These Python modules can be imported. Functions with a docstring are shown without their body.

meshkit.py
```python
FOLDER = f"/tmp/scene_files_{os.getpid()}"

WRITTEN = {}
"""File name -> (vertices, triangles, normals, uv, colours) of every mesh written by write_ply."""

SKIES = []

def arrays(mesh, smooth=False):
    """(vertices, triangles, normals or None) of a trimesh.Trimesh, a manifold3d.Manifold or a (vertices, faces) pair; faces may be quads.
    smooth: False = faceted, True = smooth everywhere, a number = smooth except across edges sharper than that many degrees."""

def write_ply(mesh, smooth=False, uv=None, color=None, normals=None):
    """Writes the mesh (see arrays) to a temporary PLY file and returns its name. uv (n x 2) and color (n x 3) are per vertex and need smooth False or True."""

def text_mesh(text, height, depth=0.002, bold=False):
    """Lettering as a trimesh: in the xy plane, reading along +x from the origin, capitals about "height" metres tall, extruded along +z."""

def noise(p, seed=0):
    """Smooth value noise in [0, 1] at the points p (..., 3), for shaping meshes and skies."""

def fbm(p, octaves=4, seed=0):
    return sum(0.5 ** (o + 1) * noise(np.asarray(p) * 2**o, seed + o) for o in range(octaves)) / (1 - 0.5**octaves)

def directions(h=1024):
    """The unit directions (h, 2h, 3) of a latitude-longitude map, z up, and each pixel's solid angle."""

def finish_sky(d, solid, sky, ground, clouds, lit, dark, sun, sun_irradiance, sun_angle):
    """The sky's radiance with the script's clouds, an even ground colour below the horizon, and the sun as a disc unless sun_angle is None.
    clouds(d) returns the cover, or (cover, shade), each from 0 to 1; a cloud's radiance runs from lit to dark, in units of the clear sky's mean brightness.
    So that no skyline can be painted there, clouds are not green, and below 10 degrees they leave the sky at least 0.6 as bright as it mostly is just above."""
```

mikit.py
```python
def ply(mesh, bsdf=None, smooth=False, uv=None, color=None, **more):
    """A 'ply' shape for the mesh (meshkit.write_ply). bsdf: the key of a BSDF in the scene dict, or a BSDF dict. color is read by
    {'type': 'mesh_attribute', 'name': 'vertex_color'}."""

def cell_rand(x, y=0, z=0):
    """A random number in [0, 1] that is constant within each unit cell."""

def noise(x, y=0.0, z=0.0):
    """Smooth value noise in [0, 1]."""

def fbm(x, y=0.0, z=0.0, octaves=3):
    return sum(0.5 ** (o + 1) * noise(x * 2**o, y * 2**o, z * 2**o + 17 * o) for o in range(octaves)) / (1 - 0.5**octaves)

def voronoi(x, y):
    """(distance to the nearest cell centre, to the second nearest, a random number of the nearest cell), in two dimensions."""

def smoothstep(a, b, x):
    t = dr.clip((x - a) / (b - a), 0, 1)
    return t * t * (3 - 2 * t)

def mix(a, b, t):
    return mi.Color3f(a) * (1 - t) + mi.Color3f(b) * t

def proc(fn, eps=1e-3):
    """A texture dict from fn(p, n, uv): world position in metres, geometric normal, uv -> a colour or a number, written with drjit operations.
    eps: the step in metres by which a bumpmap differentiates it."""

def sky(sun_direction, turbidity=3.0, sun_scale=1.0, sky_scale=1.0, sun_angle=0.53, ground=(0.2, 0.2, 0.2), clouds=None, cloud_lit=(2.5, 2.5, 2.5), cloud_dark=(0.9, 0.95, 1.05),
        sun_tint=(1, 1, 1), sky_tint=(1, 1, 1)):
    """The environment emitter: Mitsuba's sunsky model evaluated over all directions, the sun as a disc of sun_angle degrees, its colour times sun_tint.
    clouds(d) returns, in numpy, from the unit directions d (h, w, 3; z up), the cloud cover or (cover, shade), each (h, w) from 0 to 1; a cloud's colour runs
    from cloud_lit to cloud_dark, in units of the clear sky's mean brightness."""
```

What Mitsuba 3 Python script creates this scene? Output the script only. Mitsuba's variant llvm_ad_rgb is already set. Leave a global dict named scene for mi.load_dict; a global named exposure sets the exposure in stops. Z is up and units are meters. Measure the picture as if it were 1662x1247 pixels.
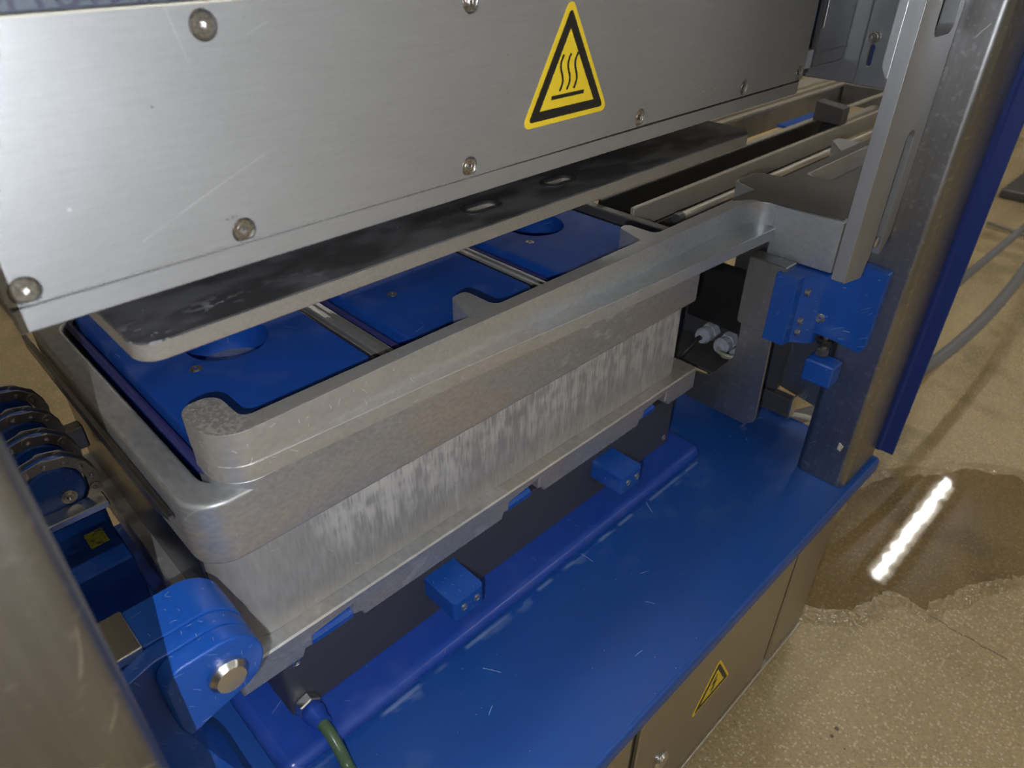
import math
import numpy as np
import mitsuba as mi
import drjit as dr
import manifold3d as m3
import trimesh
from shapely.geometry import Polygon
import mikit, meshkit
from mikit import proc, noise, fbm, voronoi, cell_rand, smoothstep, mix

T = mi.ScalarTransform4f
# ------------------------------------------------------------------ units
# Everything below is laid out in machine units (1 unit = 0.75 m), origin at the camera,
# x along the machine, y into the machine, z up; world() turns that into metres above the floor.
U, ZF = 0.75, -1.56


def world(v):
    v = np.atleast_2d(np.asarray(v, float))
    return np.stack([v[:, 0] * U, v[:, 1] * U, (v[:, 2] - ZF) * U], 1)


def w1(*p):
    return world([p])[0].tolist()


scene, labels = {}, {}
# ------------------------------------------------------------------ camera, lights, exposure
RIGHT = np.array([0.71436735, -0.69975368, 0.00490677])
DOWN = np.array([-0.38869478, -0.40262353, -0.82874041])
FWD = np.array([0.58188973, 0.59011785, -0.55961171])
CAM = np.array(w1(0, 0, 0))
scene['camera'] = {
    'type': 'thinlens', 'fov': 2 * math.degrees(math.atan(831 / 1149.8)), 'fov_axis': 'x',
    'aperture_radius': 0.0016, 'focus_distance': 0.75, 'near_clip': 0.02, 'far_clip': 100.0,
    'to_world': T().look_at(origin=CAM.tolist(), target=(CAM + FWD).tolist(), up=(-DOWN).tolist())}
exposure = 0.0
FLASH, TUBE = 0.98, 32.0
# the phone's own flash, a few centimetres beside the lens
scene['flash_light'] = {'type': 'point', 'position': w1(-0.054, 0.020, -0.056),
                        'intensity': {'type': 'rgb', 'value': [FLASH * 0.96, FLASH * 1.0, FLASH * 1.06]}}

# ------------------------------------------------------------------ mesh helpers (machine units)


def circle(cx, cy, r, n=32, a0=0.0):
    a = a0 + np.arange(n) * 2 * np.pi / n
    return np.stack([cx + r * np.cos(a), cy + r * np.sin(a)], 1)


def area2(p):
    p = np.asarray(p)
    q = np.roll(p, -1, 0)
    return float((p[:, 0] * q[:, 1] - q[:, 0] * p[:, 1]).sum())


def rnd(pts, r=0.01, n=5):
    """Polygon with rounded corners; a point may carry its own radius as third number."""
    out, N = [], len(pts)
    for i in range(N):
        p = np.array(pts[i][:2], float)
        rr = pts[i][2] if len(pts[i]) > 2 else r
        a = np.array(pts[i - 1][:2], float) - p
        b = np.array(pts[(i + 1) % N][:2], float) - p
        la, lb = np.linalg.norm(a), np.linalg.norm(b)
        a, b = a / la, b / lb
        ang = math.acos(np.clip(a @ b, -1, 1))
        if rr <= 1e-6 or ang > 3.1:
            out.append(p)
            continue
        t = min(rr / math.tan(ang / 2), 0.49 * la, 0.49 * lb)
        rr = t * math.tan(ang / 2)
        c = p + (a + b) / np.linalg.norm(a + b) * rr / math.sin(ang / 2)
        s, e = p + a * t - c, p + b * t - c
        th = math.acos(np.clip(s @ e / rr / rr, -1, 1))
        sg = 1 if s[0] * e[1] - s[1] * e[0] > 0 else -1
        a0 = math.atan2(s[1], s[0])
        for k in range(n + 1):
            ak = a0 + sg * th * k / n
            out.append(c + rr * np.array([math.cos(ak), math.sin(ak)]))
    return np.array(out)


def rect(x0, x1, y0, y1, r=0.0, n=5):
    p = [(x0, y0), (x1, y0), (x1, y1), (x0, y1)]
    return rnd(p, r, n) if r else np.array(p, float)


def inset(p, d):
    """Moves every edge of a ring towards its left side by d (into a counter-clockwise polygon)."""
    p = np.asarray(p, float)
    e = np.roll(p, -1, 0) - p
    e /= np.maximum(np.linalg.norm(e, axis=1, keepdims=True), 1e-12)
    nrm = np.stack([-e[:, 1], e[:, 0]], 1)
    n0 = np.roll(nrm, 1, 0)
    m = n0 + nrm
    k = np.maximum((m * m).sum(1, keepdims=True) / 2, 0.25)
    return p + d * m / k


def place(u, v, t, axis):
    u, v, t = np.broadcast_arrays(u, v, t)
    return np.stack({'z': (u, v, t), 'y': (u, t, v), 'x': (t, u, v)}[axis], 1)


def prism(outer, axis, a0, a1, b=0.0, holes=(), steps=1):
    """A plate with the outline (in xy, xz or yz), bevelled by b at both ends; holes run through."""
    outer = np.asarray(outer, float)
    if area2(outer) < 0:
        outer = outer[::-1]
    rings = [outer] + [np.asarray(h, float)[::-1] if area2(h) > 0 else np.asarray(h, float) for h in holes]
    prof = [(a0, 0.0), (a1, 0.0)]
    while b > 1e-5:
        q = [inset(r, b) for r in rings]
        if Polygon(q[0], q[1:]).is_valid and area2(q[0]) > 0:
            break
        b *= 0.7
    if b > 1e-5:
        lo = [(a0 + b * (1 - math.cos(x)), b * (1 - math.sin(x))) for x in np.linspace(0, math.pi / 2, steps + 1)]
        prof = lo + [(a0 + a1 - t, d) for t, d in lo[::-1]]
    V, F, base = [], [], 0
    sizes = [len(r) for r in rings]
    tot = sum(sizes)
    for t, d in prof:
        for r in rings:
            q = inset(r, d) if d else r
            V.append(place(q[:, 0], q[:, 1], t, axis))
    for s in range(len(prof) - 1):
        off = 0
        for n in sizes:
            i = np.arange(n)
            j = (i + 1) % n
            A, B = s * tot + off, (s + 1) * tot + off
            F += [np.stack([A + i, A + j, B + j], 1), np.stack([A + i, B + j, B + i], 1)]
            off += n
    for s, flip in ((0, True), (len(prof) - 1, False)):
        d = prof[s][1]
        tri = np.array(m3.triangulate([inset(r, d) if d else r for r in rings]))
        if len(tri):
            F.append((tri[:, ::-1] if flip else tri) + s * tot)
    V, F = np.vstack(V), np.vstack(F)
    return V, (F[:, ::-1] if axis == 'y' else F)


def box(x0, x1, y0, y1, z0, z1, b=0.002, steps=1):
    return prism(rect(x0, x1, y0, y1), 'z', z0, z1, 0) if not b else hullbox(x0, x1, y0, y1, z0, z1, b, steps)


def hullbox(x0, x1, y0, y1, z0, z1, b, steps=1):
    b = min(b, 0.45 * min(x1 - x0, y1 - y0, z1 - z0))
    return prism(rnd([(x0, y0), (x1, y0), (x1, y1), (x0, y1)], b, max(1, steps)), 'z', z0, z1, b, steps=steps)


def join(*ms):
    V, F, n = [], [], 0
    for v, f in ms:
        V.append(v)
        F.append(np.asarray(f) + n)
        n += len(v)
    return np.vstack(V), np.vstack(F)


def lathe(profile, axis, c, n=32):
    """Solid of revolution about an axis through c; profile = (radius, position along the axis)."""
    P = np.asarray(profile, float)
    a = np.arange(n) * 2 * np.pi / n
    V = [place(r * np.cos(a), r * np.sin(a), np.full(n, t), axis) for r, t in P]
    F = []
    i = np.arange(n)
    j = (i + 1) % n
    for s in range(len(P) - 1):
        A, B = s * n, (s + 1) * n
        F += [np.stack([A + i, A + j, B + j], 1), np.stack([A + i, B + j, B + i], 1)]
    for s, flip in ((0, True), (len(P) - 1, False)):
        tri = np.stack([np.zeros(n - 2, int), np.arange(1, n - 1), np.arange(2, n)], 1) + s * n
        F.append(tri[:, ::-1] if flip else tri)
    V, F = np.vstack(V) + np.asarray(c, float), np.vstack(F)
    up = P[-1, 1] >= P[0, 1]
    flip = (axis == 'y') == up
    return V, (F[:, ::-1] if flip else F)


def bez(pts, n=40):
    """Smooth curve through the points (Catmull-Rom)."""
    P = np.asarray(pts, float)
    P = np.vstack([2 * P[0] - P[1], P, 2 * P[-1] - P[-2]])
    out = []
    per = max(2, n // (len(P) - 3))
    for k in range(1, len(P) - 2):
        for t in np.linspace(0, 1, per, endpoint=False):
            a, b, c, d = P[k - 1:k + 3]
            out.append(0.5 * (2 * b + (c - a) * t + (2 * a - 5 * b + 4 * c - d) * t * t + (3 * b - a - 3 * c + d) * t ** 3))
    out.append(P[-2])
    return np.array(out)


def tube(path, r, n=12):
    P = np.asarray(path, float)
    d = np.gradient(P, axis=0)
    d /= np.linalg.norm(d, axis=1, keepdims=True)
    up = np.array([0.13, 0.21, 0.97])
    V = []
    a = np.arange(n) * 2 * np.pi / n
    for p, t in zip(P, d):
        x = np.cross(up, t)
        x /= np.linalg.norm(x)
        y = np.cross(t, x)
        V.append(p + r * (np.cos(a)[:, None] * x + np.sin(a)[:, None] * y))
    F, i = [], np.arange(n)
    j = (i + 1) % n
    for s in range(len(P) - 1):
        A, B = s * n, (s + 1) * n
        F += [np.stack([A + i, A + j, B + j], 1), np.stack([A + i, B + j, B + i], 1)]
    for s, flip in ((0, True), (len(P) - 1, False)):
        tri = np.stack([np.zeros(n - 2, int), np.arange(1, n - 1), np.arange(2, n)], 1) + s * n
        F.append(tri[:, ::-1] if flip else tri)
    return np.vstack(V), np.vstack(F)


def ribbon(path2, w, axis, t0, t1):
    """A flat printed line: a 2D stroke of width w as a thin plate."""
    P = np.asarray(path2, float)
    d = np.gradient(P, axis=0)
    d /= np.linalg.norm(d, axis=1, keepdims=True)
    nrm = np.stack([-d[:, 1], d[:, 0]], 1) * w / 2
    return prism(np.vstack([P - nrm, (P + nrm)[::-1]]), axis, t0, t1)


def screw_mesh(axis, c, r, sign=-1, hexr=0.36, dome=0.0):
    """Countersunk socket-head screw; sign gives the side of the axis that the head looks to."""
    u, v = {'z': (c[0], c[1]), 'y': (c[0], c[2]), 'x': (c[1], c[2])}[axis]
    t = c['xyz'.index(axis)] + sign * dome

    def slab(a, b, ra, bev, hole=None, n=28):
        lo, hi = sorted((t - sign * a, t - sign * b))
        return prism(circle(u, v, ra, n), axis, lo, hi, bev, holes=[hole] if hole is not None else ())
    return join(slab(0, 0.55 * r + dome, r, r * 0.13, circle(u, v, r * 0.80, 28)),
                slab(0.09 * r, 0.55 * r + dome, r * 0.795, 0, circle(u, v, r * 0.56, 28)),
                slab(0, 0.55 * r + dome, r * 0.555, r * 0.05, circle(u, v, r * hexr, 6, 0.4)),
                slab(0.55 * r, 0.7 * r, r * 0.5, 0, None, 12),
                slab(0.50 * r, 0.6 * r, r * 0.13, 0, None, 8))


def add(key, mesh, mat, smooth=32, kind=None):
    v, f = mesh
    if mat == 'm_screw':
        smooth = False
    k, n = key, 0
    while k in scene:
        n += 1
        k = f'{key}_{n:03d}'
    scene[k] = mikit.ply((world(v), np.asarray(f)), mat, smooth=smooth)
    if kind:
        labels.setdefault(k, {})['kind'] = kind
    return k


def tag(key, label, cat=None, group=None, kind=None):
    d = labels.setdefault(key, {})
    d['label'] = label
    if cat:
        d['category'] = cat
    if group:
        d['group'] = group
    if kind:
        d['kind'] = kind


# ------------------------------------------------------------------ materials
def specks(u, v, s, dens, size=0.25):
    d, _, r = voronoi(u * s, v * s)
    return dr.select(r < dens, smoothstep(size, size * 0.5, d * (1 + 6 * r / max(dens, 1e-3))), 0.0)


def scr(u, v, s, dens, w=0.03, seed=5, L=0.42):
    x, y = u * s, v * s
    cx, cy = dr.floor(x), dr.floor(y)
    fx = x - cx - 0.5
    fy = y - cy - 0.5
    a = cell_rand(cx, cy, seed) * 6.283
    px = fx * dr.cos(a) + fy * dr.sin(a)
    py = fy * dr.cos(a) - fx * dr.sin(a) + (cell_rand(cx, cy, seed + 9) - 0.5) * 0.5 * px * px
    on = dr.select(cell_rand(cx, cy, seed + 3) < dens, 1.0, 0.0)
    return on * smoothstep(w, w * 0.3, dr.abs(py)) * smoothstep(L, L * 0.8, dr.abs(px) + 0.25 * cell_rand(cx, cy, seed + 7))


def M(key, base, rough=0.5, metal=0.0, spec=0.5, bump=None, bscale=1.0, **kw):
    d = {'type': 'principled', 'roughness': rough, 'metallic': metal}
    d['base_color'] = proc(base) if callable(base) else {'type': 'rgb', 'value': list(base)}
    if not metal:
        d['specular'] = spec
    d.update(kw)
    if callable(rough):
        d['roughness'] = proc(rough)
    if bump:
        d = {'type': 'bumpmap', 'arbitrary': proc(bump, eps=4e-4), 'scale': bscale, 'bsdf': d}
    scene[key] = {'type': 'twosided', 'bsdf': d, 'id': key}
    return key


def f_panel(p, n, uv):
    br = noise(p.x * 45, p.y * 40, p.z * 800) * 0.5 + noise(p.x * 160, p.y * 40, p.z * 1300) * 0.5
    cl = fbm(p.x * 9, p.y * 9, p.z * 12)
    c = 0.415 + 0.06 * (br - 0.5) + 0.07 * (cl - 0.5)
    c = c + 0.18 * specks(p.x, p.z + p.y, 70, 0.08, 0.08) + 0.08 * scr(p.x, p.z, 22, 0.10, 0.010, 11)
    # one long scratch, a smudge beside a screw, a few grime dots
    x, z = p.x / U, p.z / U + ZF
    t = (x - 0.1517) / 0.108
    line = smoothstep(0.0007, 0.0002, dr.abs(z + 0.2088 - 0.0435 * t - 0.004 * t * (1 - t))) * dr.select((t > 0) & (t < 1), 1.0, 0.0)
    c = c + 0.09 * line * (0.5 + noise(p.x * 90, 2.0))
    c = c - 0.30 * smoothstep(0.55, 0.7, noise(x * 700, z * 900, 4.0)) * smoothstep(0.006, 0.003, dr.sqrt(dr.square(x - 0.2215) + dr.square((z + 0.2085) * 2.2)))
    c = c - 0.35 * specks(p.x + 3.3, p.z, 30, 0.07, 0.06)
    return mi.Color3f(0.975, 1.0, 1.03) * c


def f_die(p, n, uv):
    """machined aluminium with handling scratches and pitting; pale scale streaks on the flank below the upper frame"""
    u, v = p.x + 0.7 * p.y, p.z + p.y
    cl = fbm(p.x * 16, p.y * 16, p.z * 16)
    g = noise(p.x * 240, p.y * 240, p.z * 240)
    worn = smoothstep(0.25 * U, 0.20 * U, p.x) * dr.select(n.z > 0.5, 1.0, 0.0)
    pit = smoothstep(0.42, 0.62, fbm(p.x * 380, p.y * 380, p.z * 380, octaves=2))
    c = 0.48 + 0.10 * (cl - 0.5) + 0.06 * (g - 0.5) + worn * (0.20 * pit - 0.08)
    sc = scr(u, v, 75, 0.12, 0.03, 3) + scr(u + 0.4, v, 130, 0.10, 0.06, 31) + specks(u, v, 120, 0.05, 0.16)
    left = 0.4 + 0.9 * smoothstep(0.42, 0.2, p.x)
    c = c + 0.30 * dr.minimum(sc * left, 1.0)
    col = mix((0.94, 0.98, 1.03), (1.03, 0.985, 0.92), smoothstep(0.35, 0.7, fbm(p.x * 5, p.y * 5 + 3, p.z * 9)))
    return col * c


def f_flank(p, n, uv):
    u, v = p.x + 0.7 * p.y, p.z + p.y
    top = (-0.622 - ZF) * U
    streak = fbm(p.x * 170, p.y * 60, p.z * 14, octaves=3)
    fine = noise(p.x * 520, p.y * 100, p.z * 60)
    blot = fbm(p.x * 75, p.y * 40, p.z * 75)
    big = fbm(p.x * 11, p.y * 11, p.z * 9)
    height = smoothstep(top - 0.125, top - 0.03, p.z + 0.06 * (big - 0.5) + 0.07 * (streak - 0.5))
    front = smoothstep(0.17, 0.27, p.x + 0.08 * (big - 0.5))
    dep = height * smoothstep(0.40, 0.66, 0.38 * streak + 0.16 * fine + 0.30 * blot + 0.22 * big) * front
    c = 0.40 + 0.12 * (big - 0.5) + 0.08 * (fine - 0.5)
    c = c + 0.22 * scr(u, v, 75, 0.10, 0.035, 8) + 0.2 * specks(u, v, 110, 0.05, 0.16)
    return mix(mi.Color3f(1.0, 0.99, 0.97) * c, (0.78, 0.78, 0.75), 0.72 * dep)


def f_band(p, n, uv):
    u, v = p.x + 0.7 * p.y, p.z + p.y
    big = fbm(p.x * 8, p.y * 8, p.z * 22)
    fine = noise(p.x * 300, p.y * 120, p.z * 300)
    c = 0.47 + 0.10 * (fine - 0.5) + 0.16 * (big - 0.5)
    blot = smoothstep(0.52, 0.72, fbm(p.x * 45, p.y * 40, p.z * 70)) * smoothstep(0.45, 0.6, fbm(p.x * 5 + 9, p.y * 4, p.z * 5))
    c = c + 0.24 * blot + 0.18 * scr(u, v, 65, 0.12, 0.025, 4) + 0.15 * specks(u, v, 100, 0.05, 0.14)
    return mix((0.97, 0.985, 1.0), (1.05, 0.96, 0.86), smoothstep(0.4, 0.65, big)) * c


def f_slab(p, n, uv):
    """dark coated top, bare milled edges"""
    cl = fbm(p.x * 22, p.y * 40, 1.0)
    wear = smoothstep(0.60, 0.72, fbm(p.x * 90, p.y * 170, 4.0)) * smoothstep(0.5, 0.75, fbm(p.x * 7, p.y * 9, 7.0))
    left = smoothstep(0.26, 0.15, p.x) * smoothstep(0.47, 0.43, p.y)
    flakes = smoothstep(0.55, 0.62, fbm(p.x * 150, p.y * 260, 2.0)) * left * smoothstep(0.4, 0.6, fbm(p.x * 30, p.y * 30, 5.0))
    c = 0.05 + 0.07 * smoothstep(0.35, 0.75, cl) + 0.07 * wear + 0.4 * flakes + 0.35 * specks(p.x, p.y, 60, 0.05, 0.09)
    return dr.select(n.z > 0.5, mi.Color3f(1, 1, 1.04) * c, mi.Color3f(0.235, 0.215, 0.19) * (0.9 + 0.2 * noise(p.x * 600, p.y * 600, p.z * 600)))


def blue(base, dens=0.1, sc=60.0, wear=0.25):
    def f(p, n, uv):
        u, v = p.x + 0.3 * p.z, p.y + p.z
        big = fbm(p.x * 10, p.y * 10, p.z * 10)
        s = scr(u, v, sc, dens, 0.03, 2) + scr(u + 0.7, v, sc * 1.7, dens, 0.045, 21) + 0.8 * specks(u, v, 45, 0.05, 0.09)
        dust = smoothstep(0.55, 0.85, fbm(p.x * 28, p.y * 28, p.z * 28)) * 0.06
        k = dr.minimum(s, 1.0) * wear + dust
        return mix(mi.Color3f(base) * (0.88 + 0.24 * big), (0.45, 0.53, 0.70), k)
    return f


def f_table(p, n, uv):
    big = fbm(p.x * 6, p.y * 6, 1.0)
    s = specks(p.x, p.y, 42, 0.10, 0.08) + scr(p.x, p.y, 28, 0.06, 0.02, 6) + 0.7 * specks(p.x, p.y, 110, 0.05, 0.14)
    smear = smoothstep(0.56, 0.8, fbm(p.x * 24, p.y * 34, 3.0)) * smoothstep(0.45, 0.7, fbm(p.x * 5, p.y * 5, 9.0)) * 0.045
    ly = 0.5585 * U
    lime = smoothstep(0.004, 0.0006, dr.abs(p.y - ly)) * smoothstep(0.35, 0.6, noise(p.x * 40, 3.0)) * 0.3
    lime = lime + 0.16 * smoothstep(0.02, 0.0, ly - p.y) * dr.select(p.y < ly, 1.0, 0.0) * smoothstep(0.58, 0.75, fbm(p.x * 35, p.y * 90, 5.0))
    return mix(mi.Color3f(0.010, 0.066, 0.295) * (0.85 + 0.3 * big), (0.40, 0.52, 0.72), dr.minimum(0.55 * s + smear + lime, 0.8))


def f_steel(p, n, uv):
    v = p.z
    cl = fbm(p.x * 30, p.y * 30, p.z * 10)
    st = noise(p.x * 500, p.y * 500, p.z * 20)
    c = 0.31 + 0.14 * (cl - 0.5) + 0.05 * (st - 0.5) + 0.09 * smoothstep(0.6, 0.8, fbm(p.x * 190, p.y * 190, p.z * 150))
    c = c + 0.3 * scr(p.y + p.x, v, 24, 0.12, 0.02, 14) + 0.3 * specks(p.x + p.y, v, 60, 0.08, 0.1)
    return mi.Color3f(1.0, 1.0, 1.01) * c


CRACK = ((1.651, 0.085, 1.648, 0.008), (1.648, 0.008, 1.652, -0.10))


def f_floor(p, n, uv):
    """sand-coloured epoxy terrazzo: fine pale and dark chips, soft stains, one crack"""
    d, d2, r = voronoi(p.x * 185, p.y * 185)
    d3, _, r3 = voronoi(p.x * 330 + 7, p.y * 330)
    chip = dr.select(r > 0.80, 0.48, 0.0) * smoothstep(0.5, 0.25, d) - dr.select(r < 0.06, 0.30, 0.0) * smoothstep(0.4, 0.2, d)
    chip = chip + (r3 - 0.5) * 0.34
    big = fbm(p.x * 1.7, p.y * 1.7, 2.0)
    mid = fbm(p.x * 6, p.y * 6, 5.0)
    stain = smoothstep(0.5, 0.75, mid) * smoothstep(0.4, 0.65, big)
    crack = 0.0
    for ax, ay, bx, by in CRACK:
        L = math.hypot(bx - ax, by - ay)
        ex, ey = (bx - ax) / L, (by - ay) / L
        t = (p.x / U - ax) * ex + (p.y / U - ay) * ey
        q = (p.y / U - ay) * ex - (p.x / U - ax) * ey + 0.010 * (noise(t * 60, ax * 10) - 0.5)
        crack = dr.maximum(crack, smoothstep(0.0026, 0.0008, dr.abs(q)) * dr.select((t > 0) & (t < L), 1.0, 0.0))
    c = mi.Color3f(0.475, 0.365, 0.20) * (0.72 + 0.56 * big)
    c = c * (1 + 0.8 * chip) * (1 - 0.36 * stain)
    c = mix(c, (0.62, 0.56, 0.44), dr.select(r > 0.84, 0.7, 0.0) * smoothstep(0.5, 0.25, d))
    c = c * (1 - 0.7 * crack)
    for sx, sy, sr in ((1.1695, 0.1193, 0.0065), (1.1445, 0.1190, 0.0055), (1.1364, 0.0856, 0.003)):
        q = dr.sqrt(dr.square(p.x - sx * U) + dr.square(p.y - sy * U))
        c = c * (1 - 0.75 * smoothstep(sr * U, sr * U * 0.6, q))
    return c


def f_wet(p, n, uv):
    return f_floor(p, n, uv) * mi.Color3f(0.52, 0.47, 0.40)


M('m_panel', f_panel, 0.47, 0.72)
M('m_panel_edge', (0.46, 0.46, 0.45), 0.4, 0.8)
M('m_die', f_die, 0.42, 0.75)
M('m_flank', f_flank, 0.55, 0.45)
M('m_band', f_band, 0.45, 0.7)
M('m_slab', f_slab, 0.42, 0.3)
M('m_table', f_table, 0.38)
M('m_blue', blue((0.008, 0.070, 0.345), 0.16, 80.0, 0.35), 0.36)
M('m_blue_insert', blue((0.008, 0.058, 0.30), 0.05, 40.0, 0.2), 0.5, spec=0.15)
M('m_blue_gasket', blue((0.016, 0.060, 0.34), 0.04, 40.0, 0.2), 0.27)
M('m_blue_board', (0.008, 0.028, 0.17), 0.4)
M('m_blue_dark', (0.008, 0.03, 0.16), 0.4)
M('m_seal', (0.03, 0.03, 0.13), 0.5)
M('m_steel', f_steel, 0.36, 1.0)
M('m_plate', f_steel, 0.38, 0.9)
M('m_cabinet', (0.42, 0.39, 0.34), 0.33, 0.9)
M('m_bright', (0.72, 0.71, 0.68), 0.25, 1.0)
M('m_screw', lambda p, n, uv: mix((0.36, 0.35, 0.335), (0.66, 0.65, 0.63), smoothstep(0.35, 0.55, noise(p.x * 1100 + p.y * 500, p.y * 900, p.z * 1100))), 0.3, 1.0)
M('m_rail', (0.62, 0.58, 0.50), 0.35, 0.6)
M('m_darkmetal', (0.10, 0.10, 0.105), 0.4, 0.4)
M('m_base', (0.045, 0.046, 0.058), 0.5)
M('m_black', (0.012, 0.012, 0.013), 0.5)
M('m_rubber', (0.02, 0.02, 0.022), 0.6)
M('m_arm', f_die, 0.38, 0.6)
M('m_armdark', (0.12, 0.12, 0.125), 0.42, 0.5)
M('m_lever', (0.44, 0.45, 0.47), 0.38, 0.8)
M('m_cover', (0.085, 0.10, 0.12), 0.5, spec=0.3)
M('m_marker', (0.045, 0.045, 0.075), 0.5)
M('m_yellow', (0.80, 0.58, 0.03), 0.4)
M('m_ink', (0.012, 0.011, 0.010), 0.45)
M('m_sticker', lambda p, n, uv: mix((0.42, 0.44, 0.06), (0.16, 0.17, 0.05), smoothstep(0.5, 0.66, fbm(p.x * 260, p.y * 260, 1.0))), 0.5)
M('m_hose', (0.07, 0.12, 0.06), 0.3)
M('m_cable', (0.20, 0.205, 0.22), 0.4)
M('m_white', (0.45, 0.47, 0.55), 0.4)
M('m_cream', (0.50, 0.48, 0.40), 0.45)
M('m_floor', f_floor, 0.42)
M('m_wet', f_wet, 0.015, spec=0.5, bump=lambda p, n, uv: noise(p.x * 45, p.y * 45, 1.0), bscale=0.00006)
M('m_damp', lambda p, n, uv: f_floor(p, n, uv) * mi.Color3f(0.82, 0.79, 0.74), 0.08, spec=0.5, bump=lambda p, n, uv: noise(p.x * 420, p.y * 420, 1.0) + 0.5 * noise(p.x * 170, p.y * 170, 4.0), bscale=0.0007)
M('m_wall', (0.52, 0.50, 0.46), 0.7)
M('m_ceiling', (0.55, 0.55, 0.54), 0.8)
M('m_chain', (0.33, 0.31, 0.28), 0.38, 0.7)
M('m_side_shade', (0.16, 0.16, 0.17), 0.22, 0.95)
M('m_lit_floor', (0.55, 0.40, 0.20), 0.5)

# ------------------------------------------------------------------ the room
X0, X1, Y0, Y1, ZC = -7.0, 14.0, -7.0, 11.0, 3.0
add('floor', box(X0, X1, Y0, Y1, ZF - 0.1, ZF, 0), 'm_floor', False, 'structure')
add('ceiling', box(X0, X1, Y0, Y1, ZC + 0.14, ZC + 0.2, 0), 'm_ceiling', False, 'structure')
add('wall_left', box(X0 - 0.1, X0, Y0, Y1, ZF, ZC + 0.14, 0), 'm_wall', False, 'structure')
add('wall_right', box(X1, X1 + 0.1, Y0, Y1, ZF, ZC + 0.14, 0), 'm_wall', False, 'structure')
add('wall_front', box(X0, X1, Y0 - 0.1, Y0, ZF, ZC + 0.14, 0), 'm_wall', False, 'structure')
add('wall_back', box(X0, X1, Y1, Y1 + 0.1, ZF, ZC + 0.14, 0), 'm_wall', False, 'structure')

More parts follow.
